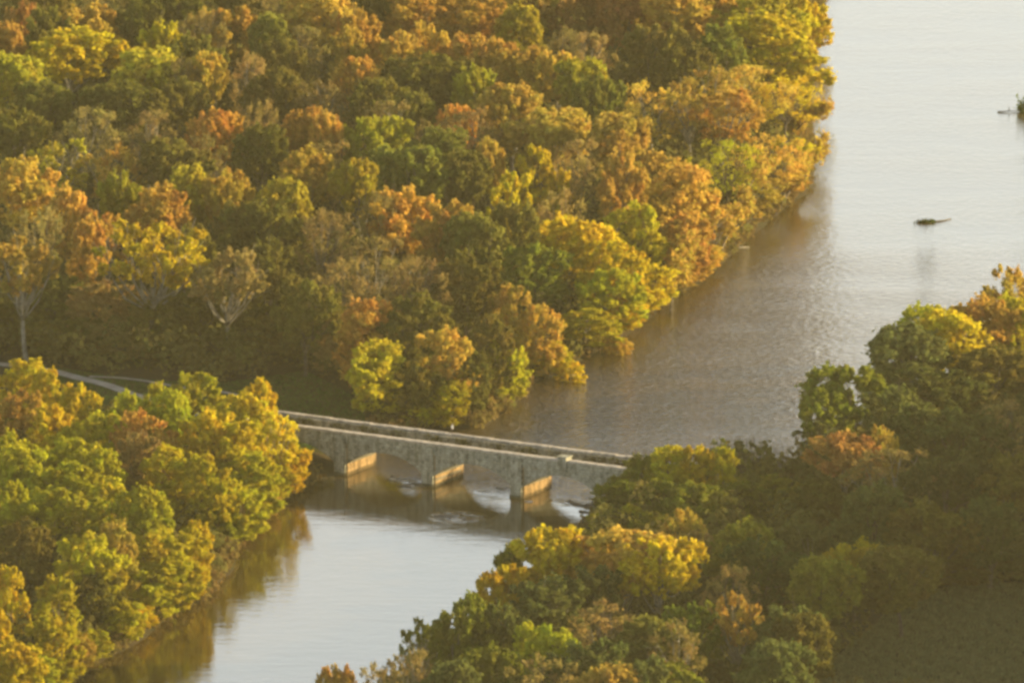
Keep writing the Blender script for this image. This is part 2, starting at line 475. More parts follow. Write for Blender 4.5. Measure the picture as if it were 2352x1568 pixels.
# ---------------------------------------------------------------- tree prototypes (height 18, crown radius 6)
def trunk_and_limbs(rs, H, R0, top, lobes, lean, wr=1.0, thin=1.0):
    mb = MB()
    k = 6
    pts, rad_ = [], []
    ph = rs.uniform(0, 6.28)
    fork = top
    for i in range(k + 1):
        t = i / k
        pts.append((lean[0] * t + 0.25 * math.sin(ph + 3 * t), lean[1] * t + 0.25 * math.cos(ph + 2 * t), -1.0 + (fork + 1.0) * t))
        rad_.append(R0 * (1.25 if i == 0 else 1) * (1 - 0.45 * t))
    mb.tube(pts, rad_, 7)
    end = Vector(pts[-1])
    for c in lobes:
        c = Vector(c)
        st = Vector(pts[rs.randint(5 if top == 7.5 else 3, k + 1)])
        d = c - st
        mid = st + d * 0.5 + Vector((0, 0, -0.12 * d.length)) + Vector(rs.normal(0, 0.25, 3))
        r = R0 * 0.42 * wr
        mb.tube([st, st + (mid - st) * 0.5 + Vector((0, 0, -0.1)), mid, c], [r, r * 0.8, r * 0.6, r * 0.18], 5)
        for q in range(3):
            e = c + Vector(rs.normal(0, 1.2, 3)) + Vector((0, 0, 0.4))
            s0 = mid + (c - mid) * rs.uniform(0.1, 0.9)
            mb.tube([s0, (s0 + e) * 0.5 + Vector(rs.normal(0, 0.12, 3)), e], [r * 0.3, r * 0.2, r * 0.07], 4)
    return mb

def make_proto(kind, seed, feather=False):
    rs = np.random.RandomState(seed)
    H, RR = 18.0, 6.0
    P_ = dict(
        round=dict(skew=1.0, z0=6.0, lobes=34, lr=(1.5, 2.5), nsub=11, leaves=30, sz=0.25, power=0.55, vz=1.0, dens=1.0),
        broad=dict(skew=1.3, z0=8.5, lobes=38, lr=(1.3, 2.2), nsub=11, leaves=30, sz=0.24, power=0.7, vz=1.0, dens=1.0),
        tall=dict(skew=1.1, z0=2.5, lobes=44, lr=(1.3, 2.3), nsub=11, leaves=30, sz=0.25, power=0.45, vz=1.0, dens=1.0),
        open=dict(skew=1.1, z0=7.0, lobes=26, lr=(1.0, 1.8), nsub=9, leaves=22, sz=0.20, power=0.6, vz=1.0, dens=0.8),
        sparse=dict(skew=1.1, z0=6.0, lobes=30, lr=(1.2, 2.2), nsub=9, leaves=16, sz=0.15, power=0.6, vz=1.0, dens=0.5),
        sycamore=dict(skew=1.2, z0=10.2, lobes=34, lr=(1.0, 1.7), nsub=10, leaves=26, sz=0.21, power=0.6, vz=1.0, dens=1.0),
        bank=dict(skew=0.9, z0=0.8, lobes=54, lr=(1.3, 2.2), nsub=11, leaves=28, sz=0.24, power=0.4, vz=1.0, dens=1.0),
    )[kind]
    z0 = P_['z0']; zc = (z0 + H) / 2 - (0.6 if kind in ('round', 'broad') else 0); hz = (H - z0) / 2
    lobes, lrs = [], []
    n = P_['lobes']
    sx, sy = rs.uniform(0.85, 1.1), rs.uniform(0.85, 1.1)
    off = rs.normal(0, 0.6, 3) * [1, 1, 0]
    for i in range(n):
        for _ in range(40):
            t = rs.uniform(0.03, 1.0)
            if kind in ('broad', 'round'): t = t ** 0.8
            lr = rs.uniform(*P_['lr'])
            if kind == 'tall': lr *= 0.85
            tt = t ** P_['skew']
            prof = max(0.05, 1 - abs(2 * tt - 1) ** 2.5) ** (1 / 2.5)
            q = rs.uniform(0.15, 1.0) ** 0.45
            an = rs.uniform(0, 6.283)
            lump = 1 + 0.24 * math.sin(2 * an + off[0] * 5) + 0.18 * math.sin(3 * an + 4 * t + off[1] * 7)
            hr = (RR - lr * 0.55) * prof * q * lump
            px = math.cos(an) * hr * sx + off[0] * t
            py = math.sin(an) * hr * sy + off[1] * t
            pz = z0 + lr * 0.6 + (H - z0 - lr * 1.35) * t
            c = np.array([px, py, pz])
            if all(np.linalg.norm(c - l) > 0.72 * (lr + r_) * 0.8 for l, r_ in zip(lobes, lrs)): break
        lobes.append(c); lrs.append(lr)
    Ps, Us, Ws, Vs = [], [], [], []
    cen = np.array([0, 0, zc - hz * 0.1])
    for c, lr in zip(lobes, lrs):
        lv = rs.uniform(0, 1)
        outd = c - cen; outd = outd / (np.linalg.norm(outd) + 1e-6)
        for j in range(P_['nsub']):
            d = rs.normal(0, 1, 3) + outd * 0.8 + np.array([0, 0, 0.35]); d /= np.linalg.norm(d)
            nl = int(P_['leaves'] * rs.uniform(0.6, 1.4))
            if feather:
                # plume: leaves strung along an upward, outward spray of twigs
                ax_ = outd * 0.55 + d * 0.5 + np.array([0, 0, 0.75]) + rs.normal(0, 0.22, 3); ax_ /= np.linalg.norm(ax_)
                L_ = rs.uniform(0.7, 1.5) * lr * 0.7
                s0 = c + d * lr * rs.uniform(0.25, 0.85) - ax_ * L_ * 0.4
                tt_ = rs.uniform(0, 1, nl) ** 0.8
                off_ = rs.normal(0, 1, (nl, 3)) * (0.34 * (1.25 - 0.8 * tt_))[:, None] * lr * 0.42
                pp = s0 + ax_ * (L_ * tt_)[:, None] + off_
                dd = off_ / (np.linalg.norm(off_, axis=1)[:, None] + 1e-6) + d * 0.6; dd /= np.linalg.norm(dd, axis=1)[:, None]
            else:
                sr = rs.uniform(0.45, 0.85) * lr * 0.52
                sc = c + d * (lr - sr * 0.6) * rs.uniform(0.7, 1.12)
                dd = rs.normal(0, 1, (nl, 3)) + d * 0.7; dd /= np.linalg.norm(dd, axis=1)[:, None]
                pp = sc + dd * (sr * rs.uniform(0.5, 1.2, nl) * (1 + (rs.uniform(0, 1, nl) > 0.75) * rs.uniform(0, 1.2, nl)))[:, None]
            nrm = dd * 0.9 + rs.normal(0, 0.55, (nl, 3)); nrm /= np.linalg.norm(nrm, axis=1)[:, None]
            tmp = rs.normal(0, 1, (nl, 3))
            u = np.cross(nrm, tmp); u /= np.linalg.norm(u, axis=1)[:, None]
            w_ = np.cross(nrm, u)
            s_ = P_['sz'] * (0.88 if feather else 1) * rs.uniform(0.6, 1.5, nl)[:, None]
            Ps.append(pp); Us.append(u * s_); Ws.append(w_ * s_)
            Vs.append(np.clip(lv * 0.5 + rs.uniform(0, 0.35) + rs.uniform(0, 0.15, nl), 0, 1))
    crown = quads_mesh("crown_" + kind, np.concatenate(Ps), np.concatenate(Us), np.concatenate(Ws), np.concatenate(Vs), M_LEAF)
    pick = [lobes[i] for i in rs.permutation(n)[:(22 if kind in ('open', 'sparse', 'sycamore') else 10)]]
    top = {'round': 9, 'broad': 9.5, 'tall': 11, 'open': 8, 'sparse': 7.5, 'bank': 8, 'sycamore': 7.5}[kind]
    mb = trunk_and_limbs(rs, H, {'round': 0.38, 'broad': 0.42, 'tall': 0.34, 'open': 0.36, 'sparse': 0.34, 'bank': 0.36, 'sycamore': 0.42}[kind], top, pick, rs.normal(0, 0.7, 2))
    tr = mesh_from("trunk_" + kind, mb.V, mb.F, [M_BARK], True)
    tp = tr.copy(); tp.materials.clear(); tp.materials.append(M_PALE)
    return crown, tr, tp

def bare_proto(seed):
    rs = np.random.RandomState(seed)
    mb = MB()
    def br(p, d, L, r, lvl):
        e = p + d * L
        mb.tube([p, p + d * L * 0.5 + Vector(rs.normal(0, L * 0.05, 3)), e], [r, r * 0.75, r * 0.5], 4)
        if lvl == 0: return
        for q in range(4):
            nd = (d + Vector(rs.normal(0, 0.38, 3)) + Vector((0, 0, 0.12))).normalized()
            br(p + d * L * rs.uniform(0.45, 1), nd, L * rs.uniform(0.55, 0.8), r * 0.5, lvl - 1)
    for s_ in range(4):
        br(Vector((rs.normal(0, .5), rs.normal(0, .5), -0.5)), Vector((rs.normal(0, .3), rs.normal(0, .3), 1)).normalized(), 6.5, 0.24, 3)
    return mesh_from("branches", mb.V, mb.F, [M_BARK], True)

PROTO = {}
for kind, cnt in (("round", 4), ("broad", 4), ("tall", 3), ("open", 4), ("sparse", 3), ("bank", 5), ("sycamore", 2)):
    PROTO[kind] = [make_proto(kind, 100 * len(kind) + 17 * i + ord(kind[0]), feather=(i % 3 != 2)) for i in range(cnt)]
BARE = [bare_proto(3), bare_proto(8)]

# colour kinds: linear base colours
COL = dict(Y=(0.48, 0.355, 0.02), O=(0.44, 0.255, 0.05), R=(0.34, 0.175, 0.05), G=(0.19, 0.195, 0.024), L=(0.36, 0.325, 0.02),
           D=(0.15, 0.13, 0.026), E=(0.12, 0.13, 0.035), B=(0.25, 0.185, 0.06), T=(0.42, 0.285, 0.05))
CNAME = dict(Y="golden yellow", O="orange", R="rust red", G="green", L="yellow-green", D="dark olive", E="deep green", B="brown thin-leaved", T="tan gold")
# zone, u, v of the crown's top, width (all read off the photograph at 2352 px), colour, kind, height
TREES = []
def T(zone, kind, h, rows):
    for r in rows: TREES.append((zone, r[0], r[1], r[2], r[3], r[4] if len(r) > 4 else kind, r[5] if len(r) > 5 else h))
# --- forest on the far left bank, belt by belt
T('f0', 'round', 21, [(40,12,80,'R'),(15,62,80,'O'),(112,28,95,'D'),(220,15,135,'T'),(253,-14,90,'B'),(322,0,110,'D'),(378,65,90,'Y'),
  (470,28,95,'B'),(542,20,140,'O'),(622,40,85,'G'),(735,-8,140,'T'),(834,30,110,'O'),(811,66,80,'T'),(967,-14,150,'O'),(911,82,110,'O'),
  (984,64,80,'T'),(1060,84,115,'O'),(1147,12,165,'O'),(1200,24,90,'L'),(1205,-30,110,'T'),(1300,-20,150,'R'),(1267,68,85,'B'),(1335,78,95,'B'),
  (1420,-20,130,'R'),(1520,-30,170,'O'),(1628,-34,130,'O'),(1500,60,120,'D'),(1575,110,110,'D','round',17),(90,-40,120,'D'),(400,-30,120,'D'),
  (560,-40,120,'D'),(650,-30,120,'B'),(860,-40,120,'D'),(1080,-40,110,'T'),(440,90,110,'D'),(690,70,100,'B')])
T('f0', 'bank', 19, [(1720,0,160,'L'),(1650,66,120,'G'),(1775,42,170,'Y'),(1855,-12,80,'Y','bank',17),(1810,-50,110,'Y'),(1830,60,80,'T','bank',14)])
T('f1', 'broad', 21, [(165,80,185,'Y'),(20,138,105,'L'),(330,126,145,'L'),(420,136,75,'B'),(478,134,85,'T'),(567,128,85,'B'),(410,195,115,'D'),
  (270,200,130,'D'),(345,262,110,'B'),(497,260,105,'O'),(587,235,80,'B','sparse'),(700,262,100,'O'),(765,272,60,'O'),(148,320,135,'L','open'),
  (262,338,105,'T','open'),(30,262,130,'D'),(370,330,145,'D'),(827,142,90,'O'),(970,130,145,'D'),(1137,104,85,'O'),(1204,120,130,'T'),
  (1275,132,90,'T'),(1345,146,115,'L'),(1370,180,95,'G'),(1097,158,75,'L'),(1180,206,130,'T'),(1045,250,65,'O'),(1110,260,130,'B'),(1260,264,150,'T'),
  (1425,274,125,'O'),(870,280,120,'L'),(940,350,155,'G'),(835,376,85,'L'),(1147,328,65,'T'),(1250,342,95,'Y','tall'),(1178,402,75,'Y','tall'),
  (640,170,120,'D'),(740,190,120,'B'),(880,190,120,'D'),(80,200,120,'D'),(180,250,120,'B'),(900,240,110,'B'),(1000,310,120,'D'),(600,300,110,'D'),
  (780,330,110,'B'),(450,320,110,'B'),(650,100,90,'D'),(960,220,90,'D'),(1340,330,100,'B'),(1060,360,110,'D')])
T('f2', 'round', 21, [(700,355,125,'T'),(425,387,95,'L'),(532,396,92,'T'),(292,408,75,'L'),(30,377,150,'T'),(145,440,100,'O'),(385,440,140,'O'),
  (655,420,85,'L'),(245,486,105,'O','open'),(610,478,150,'D'),(945,440,135,'O'),(1040,470,105,'O'),(875,444,100,'B'),(1300,440,95,'B'),
  (1420,366,95,'O'),(345,522,190,'Y','sycamore',28),(420,560,90,'Y','broad',18),(62,556,150,'O','sycamore',24),(540,580,140,'B','sycamore',22),(200,514,85,'O'),
  (740,490,120,'B'),(860,555,125,'B'),(960,590,120,'B'),(1060,590,115,'D'),(1110,500,110,'D'),(540,470,110,'D'),(460,520,90,'D'),
  (700,640,120,'D'),(800,610,120,'B'),(90,480,110,'B'),(1150,470,90,'D'),(620,560,120,'D'),(130,640,140,'D','bank',13),(250,650,130,'B','bank',13),
  (20,690,120,'D','bank',10),(460,665,120,'D','bank',14),(350,700,130,'D','bank',11),(570,720,110,'D','bank',9),(655,715,110,'D','bank',10),
  (180,735,120,'D','bank',7),(270,745,120,'B','bank',7),(100,745,110,'D','bank',7)])
T('bk', 'bank', 17, [(1585,194,110,'T','open',19),(1510,196,150,'T','sparse',19),(1640,170,160,'T','sparse',19),(1718,160,150,'T','sparse',18),(1800,176,120,'Y','sparse',17),
  (1660,214,130,'O','open',18),(1768,300,140,'T','sparse'),(1668,325,130,'L','sparse'),(1825,300,95,'Y','open',14),(1510,358,150,'T'),(1578,388,130,'T'),(1455,472,100,'L'),
  (1800,384,105,'O','open',11),(1735,395,120,'T','open',13),(1570,480,125,'O'),(1600,545,95,'T','bank',13),(1640,470,110,'T','open',14),(1275,505,170,'Y'),(1340,520,135,'Y'),(1405,550,125,'Y'),
  (1240,568,140,'G'),(1470,590,120,'Y','bank',14),(1395,600,110,'L'),(1345,696,135,'L','bank',14),(1410,670,115,'Y','bank',13),(1490,640,55,'T','bank',8),(1165,662,80,'T','bank',16),
  (1237,682,86,'T','bank',16),(1242,765,82,'Y','bank',10),(1160,764,95,'L','bank',15),(1125,722,85,'D','bank',17),(845,690,105,'O','bank',18),(955,690,120,'D','bank',18),
  (870,792,120,'L','bank',14),(935,830,70,'D','bank',11),(1020,766,115,'T','bank',15),(1080,800,80,'D','bank',12),(1305,792,65,'Y','bank',5),(790,725,95,'B','bank',13),(1040,860,90,'D','bank',9),
  (985,850,90,'D','bank',9),(1280,785,60,'L','bank',7),(1415,735,50,'T','bank',5),(1560,590,80,'T','bank',9),(1690,455,90,'T','open',9),(960,920,60,'D','bank',4)])
# --- near left bank
T('nl', 'bank', 16, [(50,838,120,'Y'),(115,856,85,'Y'),(55,905,105,'O'),(190,892,80,'Y'),(280,908,95,'L'),(345,884,50,'L'),(450,856,125,'L'),(400,905,80,'D'),
  (592,876,62,'Y'),(540,914,90,'Y'),(632,928,85,'Y','open'),(485,950,125,'Y'),(565,962,125,'Y'),(640,985,95,'Y'),(135,938,100,'Y'),(240,950,140,'D'),(330,950,110,'O'),
  (175,1008,150,'L'),(20,1000,100,'L'),(40,1030,110,'D'),(235,1040,110,'L'),(400,1030,135,'Y'),(330,1000,100,'B'),(565,1025,125,'L'),(622,1045,80,'L','bank',10),(480,1040,100,'O'),
  (25,1112,90,'L'),(150,1072,150,'L'),(120,1130,170,'L'),(262,1106,115,'L'),(60,1200,130,'D'),(200,1236,120,'L'),(258,1208,90,'T'),(372,1200,150,'L','bank',18),(440,1176,100,'Y','bank',18),
  (352,1272,110,'L','bank',16),(270,1365,85,'L','bank',10),(425,1262,75,'Y','bank',13),(530,1090,110,'L','bank',12),(40,1308,75,'Y'),(5,1385,65,'Y'),(128,1398,105,'Y','bank',13),(160,1440,90,'T','bank',9),
  (22,1458,110,'O'),(52,1488,100,'L'),(130,1320,110,'D'),(220,1320,110,'D','bank',11),(560,1130,70,'T','bank',6),(500,1150,80,'L','bank',7),(320,1130,100,'D'),(620,1110,60,'T','bank',4),(110,1490,90,'L','bank',10),(375,1325,70,'L','bank',7),(318,1375,65,'Y','bank',7),(205,1425,75,'L','bank',9),(120,1495,70,'Y','bank',8)])
# --- near right bank
T('nr', 'round', 17, [(1265,1220,155,'Y','broad',19),(1180,1258,70,'G'),(1150,1302,90,'Y'),(1440,1234,170,'O','broad',20),(1512,1250,150,'Y','broad',20),(1270,1335,170,'D'),(1100,1370,80,'G'),(1056,1404,100,'G'),
  (950,1424,85,'G','open',15),(985,1452,95,'G','open',13),(1240,1434,110,'L'),(965,1504,110,'B'),(800,1534,65,'O'),(885,1528,95,'B'),(1160,1400,100,'D'),(1400,1390,150,'B'),(1490,1430,140,'D'),
  (1350,1480,150,'D'),(1250,1520,140,'B'),(1120,1496,120,'G'),(1050,1525,110,'D'),(1420,1535,120,'T'),(1560,1440,110,'B'),(1360,1310,110,'D'),
  (1447,1166,80,'L','bank',7),(1380,1185,70,'L','bank',6),(1578,1176,85,'T','bank',12),(1600,1225,115,'B','bank',13),(1500,1180,80,'G','bank',9),(1660,1305,105,'B'),(1692,1376,100,'O','sycamore',20),(1600,1396,110,'G'),
  (1320,1195,60,'D','bank',4),(1760,1250,140,'D'),(1890,1288,125,'G'),(1962,1254,130,'L'),(1790,1400,130,'D'),(1850,1420,110,'D'),(1780,1480,120,'D'),(1640,1500,110,'D','bank',9),(1560,1530,120,'G','bank',12),(1490,1520,110,'D'),(1730,1540,110,'D','bank',10),
  (2070,1260,140,'D'),(1850,1210,130,'D'),(1700,1210,140,'G'),(2190,1240,150,'D','bank',9),(2320,1230,150,'D','bank',8.5),(2080,1230,130,'D','bank',10)])
# --- right bank by the upper river
T('rb', 'round', 17, [(1540,1036,105,'L','bank',12),(1600,1032,80,'Y','bank',12),(1650,1036,85,'L','bank',12),(1425,1085,95,'G','bank',8),(1480,1052,95,'G','bank',10),(1440,1110,110,'G','bank',8),(1650,1012,55,'G','open',8),(1705,1018,60,'D','open',8),
  (1955,828,140,'G'),(1900,868,110,'G','bank',12),(1880,950,90,'D','open',9),(1935,1006,150,'R','broad',15),(2022,980,70,'T'),(2090,752,160,'D'),(2165,680,130,'L'),(2250,686,120,'O'),(2300,640,120,'T','open'),
  (2335,590,95,'T','open'),(2195,722,130,'Y'),(2335,690,95,'L'),(2130,850,190,'D','bank',12),(2280,800,180,'D','bank',13),(2060,900,150,'D'),(2200,950,180,'D'),(2320,930,140,'B'),(2060,1040,150,'B'),(2180,1060,160,'D'),(2300,1060,150,'D'),
  (1780,1105,120,'G','bank',9),(1690,1110,120,'G','bank',9),(1880,1110,130,'D','bank',10),(1600,1120,120,'G','bank',11),(1990,1120,130,'D'),(2140,1160,150,'D'),(2270,1160,150,'D'),(1520,1110,100,'G','bank',9)])
BAREP = [(1745,972,95,12), (1795,1020,65,8), (1702,1000,55,10)]

rs = np.random.RandomState(11)
placed = []
def base_of(u, v, h):
    x, y, _ = at(u, v, h + 2.0)
    return x, y
def place(u, v, w, h):
    best = None
    for dh in sorted(np.arange(-12, 9, 0.5), key=lambda q: abs(q)):
        hh = h + dh
        if hh < 3.5 or hh > 27: continue
        x, y = base_of(u, v, hh)
        if float(sdist(np.array([x]), np.array([y]))[0]) > 1.2:
            best = (x, y, hh); break
    if best is None:
        x, y = base_of(u, v, h); best = (x, y, h)
        print("IN WATER", u, v, w, h)
    return best

def add_tree(kind, x, y, h, r, c, zone, uv, variant=None):
    lst = PROTO[kind]
    crown, tr, tp = lst[rs.randint(len(lst))]
    z = float(land_z(np.array([x]), np.array([y]))[0])
    o = empty("tree", (x, y, z - 0.15))
    o.rotation_euler = (rs.normal(0, 0.06), rs.normal(0, 0.06), rs.uniform(0, 6.283))
    o.scale = (r / 6.0, r / 6.0 * rs.uniform(0.92, 1.08), h / 18.0)
    cr = link("crown", crown, o)
    k = rs.uniform(0.82, 1.18)
    if zone[0] == 'f' and c in 'GL': COLc = (0.33, 0.275, 0.026) if c == 'L' else (0.185, 0.18, 0.03)
    else: COLc = COL[c]
    cc = [q * (1.28 if zone == 'bk' else 1.12) for q in COLc]
    cr.color = (cc[0] * k * rs.uniform(0.93, 1.07), cc[1] * k * rs.uniform(0.93, 1.07), cc[2] * k, 1)
    link("trunk", tp if kind == 'sycamore' or (kind in ('open', 'broad') or rs.rand() < 0.25) and c not in 'D' else tr, o)
    placed.append(dict(o=o, c=c, kind=kind, zone=zone, u=uv[0], v=uv[1], x=x, y=y, h=h, r=r))

for ti, (zone, u, v, w, c, kind, h) in enumerate(TREES):
    if zone in ('nr', 'rb') and c == 'D' and ti % 3: c = 'E'
    if zone == 'bk' and c == 'D' and ti % 2: c = 'L'
    if zone == 'nl' and c in 'DBO' and ti % 2: c = 'L' if c == 'D' else 'Y'
    if c == 'B' and kind in ('round', 'broad'): kind = 'sparse'
    h = h * (1 + rs.uniform(-0.04, 0.04))
    x, y, hh = place(u, v, w, h)
    s = proj(x, y, hh)[2]
    add_tree(kind, x, y, hh, w / s / 2 * 1.3, c, zone, (u, v))
print("trees", len(placed))

for i, (u, v, w, h) in enumerate(BAREP):
    x, y, hh = place(u, v, w, h)
    z = float(land_z(np.array([x]), np.array([y]))[0])
    o = empty("bare_tree", (x, y, z - 0.2)); s = proj(x, y, hh)[2]
    o.scale = (w / s / 9.0, w / s / 9.0, hh / 18.0)
    link("branches", BARE[i % 2], o)
    prop(o, ["leafless tree with upright twigs, tallest of the bare ones beside the upper river",
             "small leafless shrub tree, rightmost bare one on the right bank",
             "thin leafless tree, leftmost bare one above the yellow-tipped bank trees"][i], "bare tree", "leafless trees on the right bank")

# labels: colour, crown, and place among its like, counted from the left in each belt
ZN = dict(f0=("along the picture's top edge", "far forest"), f1=("in the upper forest belt", "forest"), f2=("in the middle forest belt", "forest"),
          bk=("on the upper river's left bank", "bank"), nl=("on the near left bank", "bank"), nr=("on the near right bank", "bank"), rb=("on the right bank behind bridge", "bank"))
ORD = ["first", "second", "third", "fourth", "fifth", "sixth", "seventh", "eighth", "ninth", "tenth", "eleventh", "twelfth", "thirteenth",
       "fourteenth", "fifteenth", "sixteenth", "seventeenth", "eighteenth", "nineteenth", "twentieth"] + ["twenty-" + q for q in ("first", "second", "third", "fourth", "fifth", "sixth", "seventh", "eighth", "ninth")]
GRP = dict(f0="autumn trees of the far forest", f1="autumn trees of the far forest", f2="autumn trees of the far forest", bk="trees along the left river bank",
           nl="trees on the near left bank", nr="trees on the near right bank", rb="trees on the right bank upstream")
groups = {}
for t in placed: groups.setdefault((t['zone'], t['c']), []).append(t)
for (zn, c), lst in groups.items():
    lst.sort(key=lambda t: t['u'])
    for i, t in enumerate(lst):
        size = "large" if t['r'] > 6.3 else ("small" if t['r'] < 4.0 else "mid-sized")
        place_ = ZN[zn][0]
        if len(lst) == 1: lab = "%s %s tree, the only one so coloured %s" % (size, CNAME[c], place_)
        elif i == len(lst) - 1: lab = "%s %s tree, rightmost of its colour %s" % (size, CNAME[c], place_)
        elif i == 0: lab = "%s %s tree, leftmost of its colour %s" % (size, CNAME[c], place_)
        else: lab = "%s %s tree, its colour's %s from left %s" % (size, CNAME[c], ORD[i], place_)
        prop(t['o'], lab, "tree", GRP[zn])

# ---------------------------------------------------------------- understory: low growth nobody could count
def understory(name, n, box, rfun, hfun, colr, seed, leaves=46, sz=0.42, test=None):
    rr = np.random.RandomState(seed)
    X = rr.uniform(box[0], box[1], n); Y = rr.uniform(box[2], box[3], n)
    d = sdist(X, Y)
    k = (d > (0.8 if name != "bank_brush" else -0.3))
    if test is not None: k &= test(X, Y, d)
    X, Y, d = X[k], Y[k], d[k]
    Zg = land_z(X, Y)
    n = len(X)
    rad_ = rfun(rr, n, d); hh = hfun(rr, n, d)
    dirs = rr.normal(0, 1, (n, leaves, 3)); dirs[:, :, 2] += 0.4
    dirs /= np.linalg.norm(dirs, axis=2)[:, :, None]
    cen = np.stack([X, Y, Zg + hh * 0.5], 1)[:, None, :]
    P = cen + dirs * np.stack([rad_, rad_, hh * 0.55], 1)[:, None, :] * rr.uniform(0.6, 1.1, (n, leaves, 1))
    nrm = dirs + rr.normal(0, 0.5, dirs.shape); nrm /= np.linalg.norm(nrm, axis=2)[:, :, None]
    u = np.cross(nrm, rr.normal(0, 1, dirs.shape)); u /= np.linalg.norm(u, axis=2)[:, :, None]
    w_ = np.cross(nrm, u)
    s_ = sz * rr.uniform(0.6, 1.4, (n, leaves, 1))
    vary = (rr.uniform(0, 0.8, (n, 1)) + rr.uniform(0, 0.2, (n, leaves))).ravel()
    me = quads_mesh(name, P.reshape(-1, 3), (u * s_).reshape(-1, 3), (w_ * s_).reshape(-1, 3), vary, M_LEAF)
    o = link(name, me); o.color = (*colr, 1); prop(o, kind='stuff')
    print(name, n)
    return o
# clearings: the path junction, the meadow by the aqueduct, the field
def inpoly(X, Y, pts):
    P = [at(u, v, 2.6)[:2] for u, v in pts]
    ins = np.zeros(np.shape(X), bool)
    for i in range(len(P)):
        (ax, ay), (bx, by) = P[i], P[(i + 1) % len(P)]
        ins ^= ((ay > Y) != (by > Y)) & (X < ax + (Y - ay) * (bx - ax) / ((by - ay) or 1e-9))
    return ins
MEADOW = [(-60,820),(90,838),(300,870),(480,880),(600,868),(700,850),(800,900),(860,985),(840,1030),(760,1070),(560,1045),(420,1020),(250,990),(-60,960)]
FIELD = [(2420,1345),(2250,1335),(2080,1372),(2000,1440),(1900,1530),(1850,1640),(2420,1700)]
def open_land(X, Y, d):
    loc = AQ.inverted()
    a = (X - o0.x) * AX.x + (Y - o0.y) * AX.y; b_ = (X - o0.x) * BX.x + (Y - o0.y) * BX.y
    onb = (b_ > -2) & (b_ < WID + 2) & (a > E0 - 2) & (a < E1 + 2)
    return ~(inpoly(X, Y, MEADOW) | inpoly(X, Y, FIELD) | onb)
understory("understory_brush", 11000, (-125, 130, -225, 600), lambda r, n, d: r.uniform(1.6, 3.6, n), lambda r, n, d: r.uniform(3, 9, n) * np.clip(0.3 + d / 14, 0.3, 1), (0.14, 0.125, 0.035), 5, test=open_land)
understory("bank_brush", 90000, (-120, 120, -225, 560), lambda r, n, d: r.uniform(0.8, 1.8, n), lambda r, n, d: r.uniform(1.0, 3.0, n), (0.17, 0.12, 0.04), 6, leaves=26, sz=0.28,
           test=lambda X, Y, d: open_land(X, Y, d) & (d < 5))
understory("hillside_wood", 1500, (118, 235, -110, 78), lambda r, n, d: r.uniform(3, 5, n), lambda r, n, d: r.uniform(9, 15, n), (0.13, 0.10, 0.035), 9, leaves=60, sz=0.7)
# rough grass of the field
rr = np.random.RandomState(3)
n = 160000
X = rr.uniform(45, 135, n); Y = rr.uniform(-225, -60, n)
k = inpoly(X, Y, FIELD); X, Y = X[k], Y[k]; n = len(X)
row = 0.5 + 0.5 * np.sin((X * 0.8 + Y * 0.35) * 1.7 + 2 * np.sin(X * 0.2))
hh = (0.45 + 0.4 * row) * rr.uniform(0.5, 1.2, n)
P = np.stack([X, Y, land_z(X, Y) + hh * 0.4], 1)
a = rr.uniform(0, 3.14, n)
U = np.stack([np.cos(a), np.sin(a), 0 * a], 1) * 0.10
W_ = np.stack([rr.normal(0, 0.12, n), rr.normal(0, 0.12, n), hh * 0.6], 1)
fg = link("field_grass", quads_mesh("field_grass", P, U, W_, rr.uniform(0, 1, n), M_LEAF)); fg.color = (0.17, 0.175, 0.075, 1); prop(fg, kind='stuff')

# ---------------------------------------------------------------- meadow and paths
PATH1 = [(-60,832),(60,845),(130,855),(200,873),(265,893),(330,915),(420,945),(520,965),(600,975)]
PATH2 = [(205,866),(270,870),(340,878),(400,886),(480,897),(560,910)]
def offpath(X, Y):
    ok_ = np.ones(X.shape, bool)
    for pp_, w_ in ((PATH1, 1.35), (PATH2, 0.75)):
        Q = [at(u, v, 2.6) for u, v in pp_]
        for (ax, ay, _), (bx, by, _) in zip(Q[:-1], Q[1:]):
            ex, ey = bx - ax, by - ay
            t = np.clip(((X - ax) * ex + (Y - ay) * ey) / (ex * ex + ey * ey), 0, 1)
            ok_ &= np.hypot(X - ax - t * ex, Y - ay - t * ey) > w_
    return ok_
def sheet(name, pts, z, m, sub=1, kind='structure'):
    Vv = [at(u, v, 2.6) for u, v in pts]
    Vv = [(x, y, float(land_z(np.array([x]), np.array([y]))[0]) + z) for x, y, _ in Vv]
    o = link(name, mesh_from(name, Vv, [tuple(range(len(Vv)))], [m])); prop(o, kind=kind); return o
def ribbon(name, pts, w, dz, m):
    P = [Vector(at(u, v, 2.6)) for u, v in pts]
    # resample
    Q = []
    for a, b_ in zip(P[:-1], P[1:]):
        k = max(1, int((b_ - a).length / 2))
        Q += [a.lerp(b_, i / k) for i in range(k)]
    Q.append(P[-1]); Vv = []
    for i, q in enumerate(Q):
        t = (Q[min(i + 1, len(Q) - 1)] - Q[max(i - 1, 0)]).normalized(); nrm = Vector((-t.y, t.x, 0))
        for s_ in (-1, -0.33, 0.33, 1):
            x, y = q.x + nrm.x * w * s_ / 2, q.y + nrm.y * w * s_ / 2
            Vv.append((x, y, float(land_z(np.array([x]), np.array([y]))[0]) + dz))
    Fc = [(i * 4 + j, i * 4 + j + 1, i * 4 + j + 5, i * 4 + j + 4) for i in range(len(Q) - 1) for j in range(3)]
    o = link(name, mesh_from(name, Vv, Fc, [m])); prop(o, kind='structure'); return o
ribbon("towpath", PATH1, 2.7, 0.12, M_PATH)
ribbon("side_path", PATH2, 1.3, 0.16, M_PATH)
n = 90000
X = rr.uniform(-100, -20, n); Y = rr.uniform(20, 130, n)
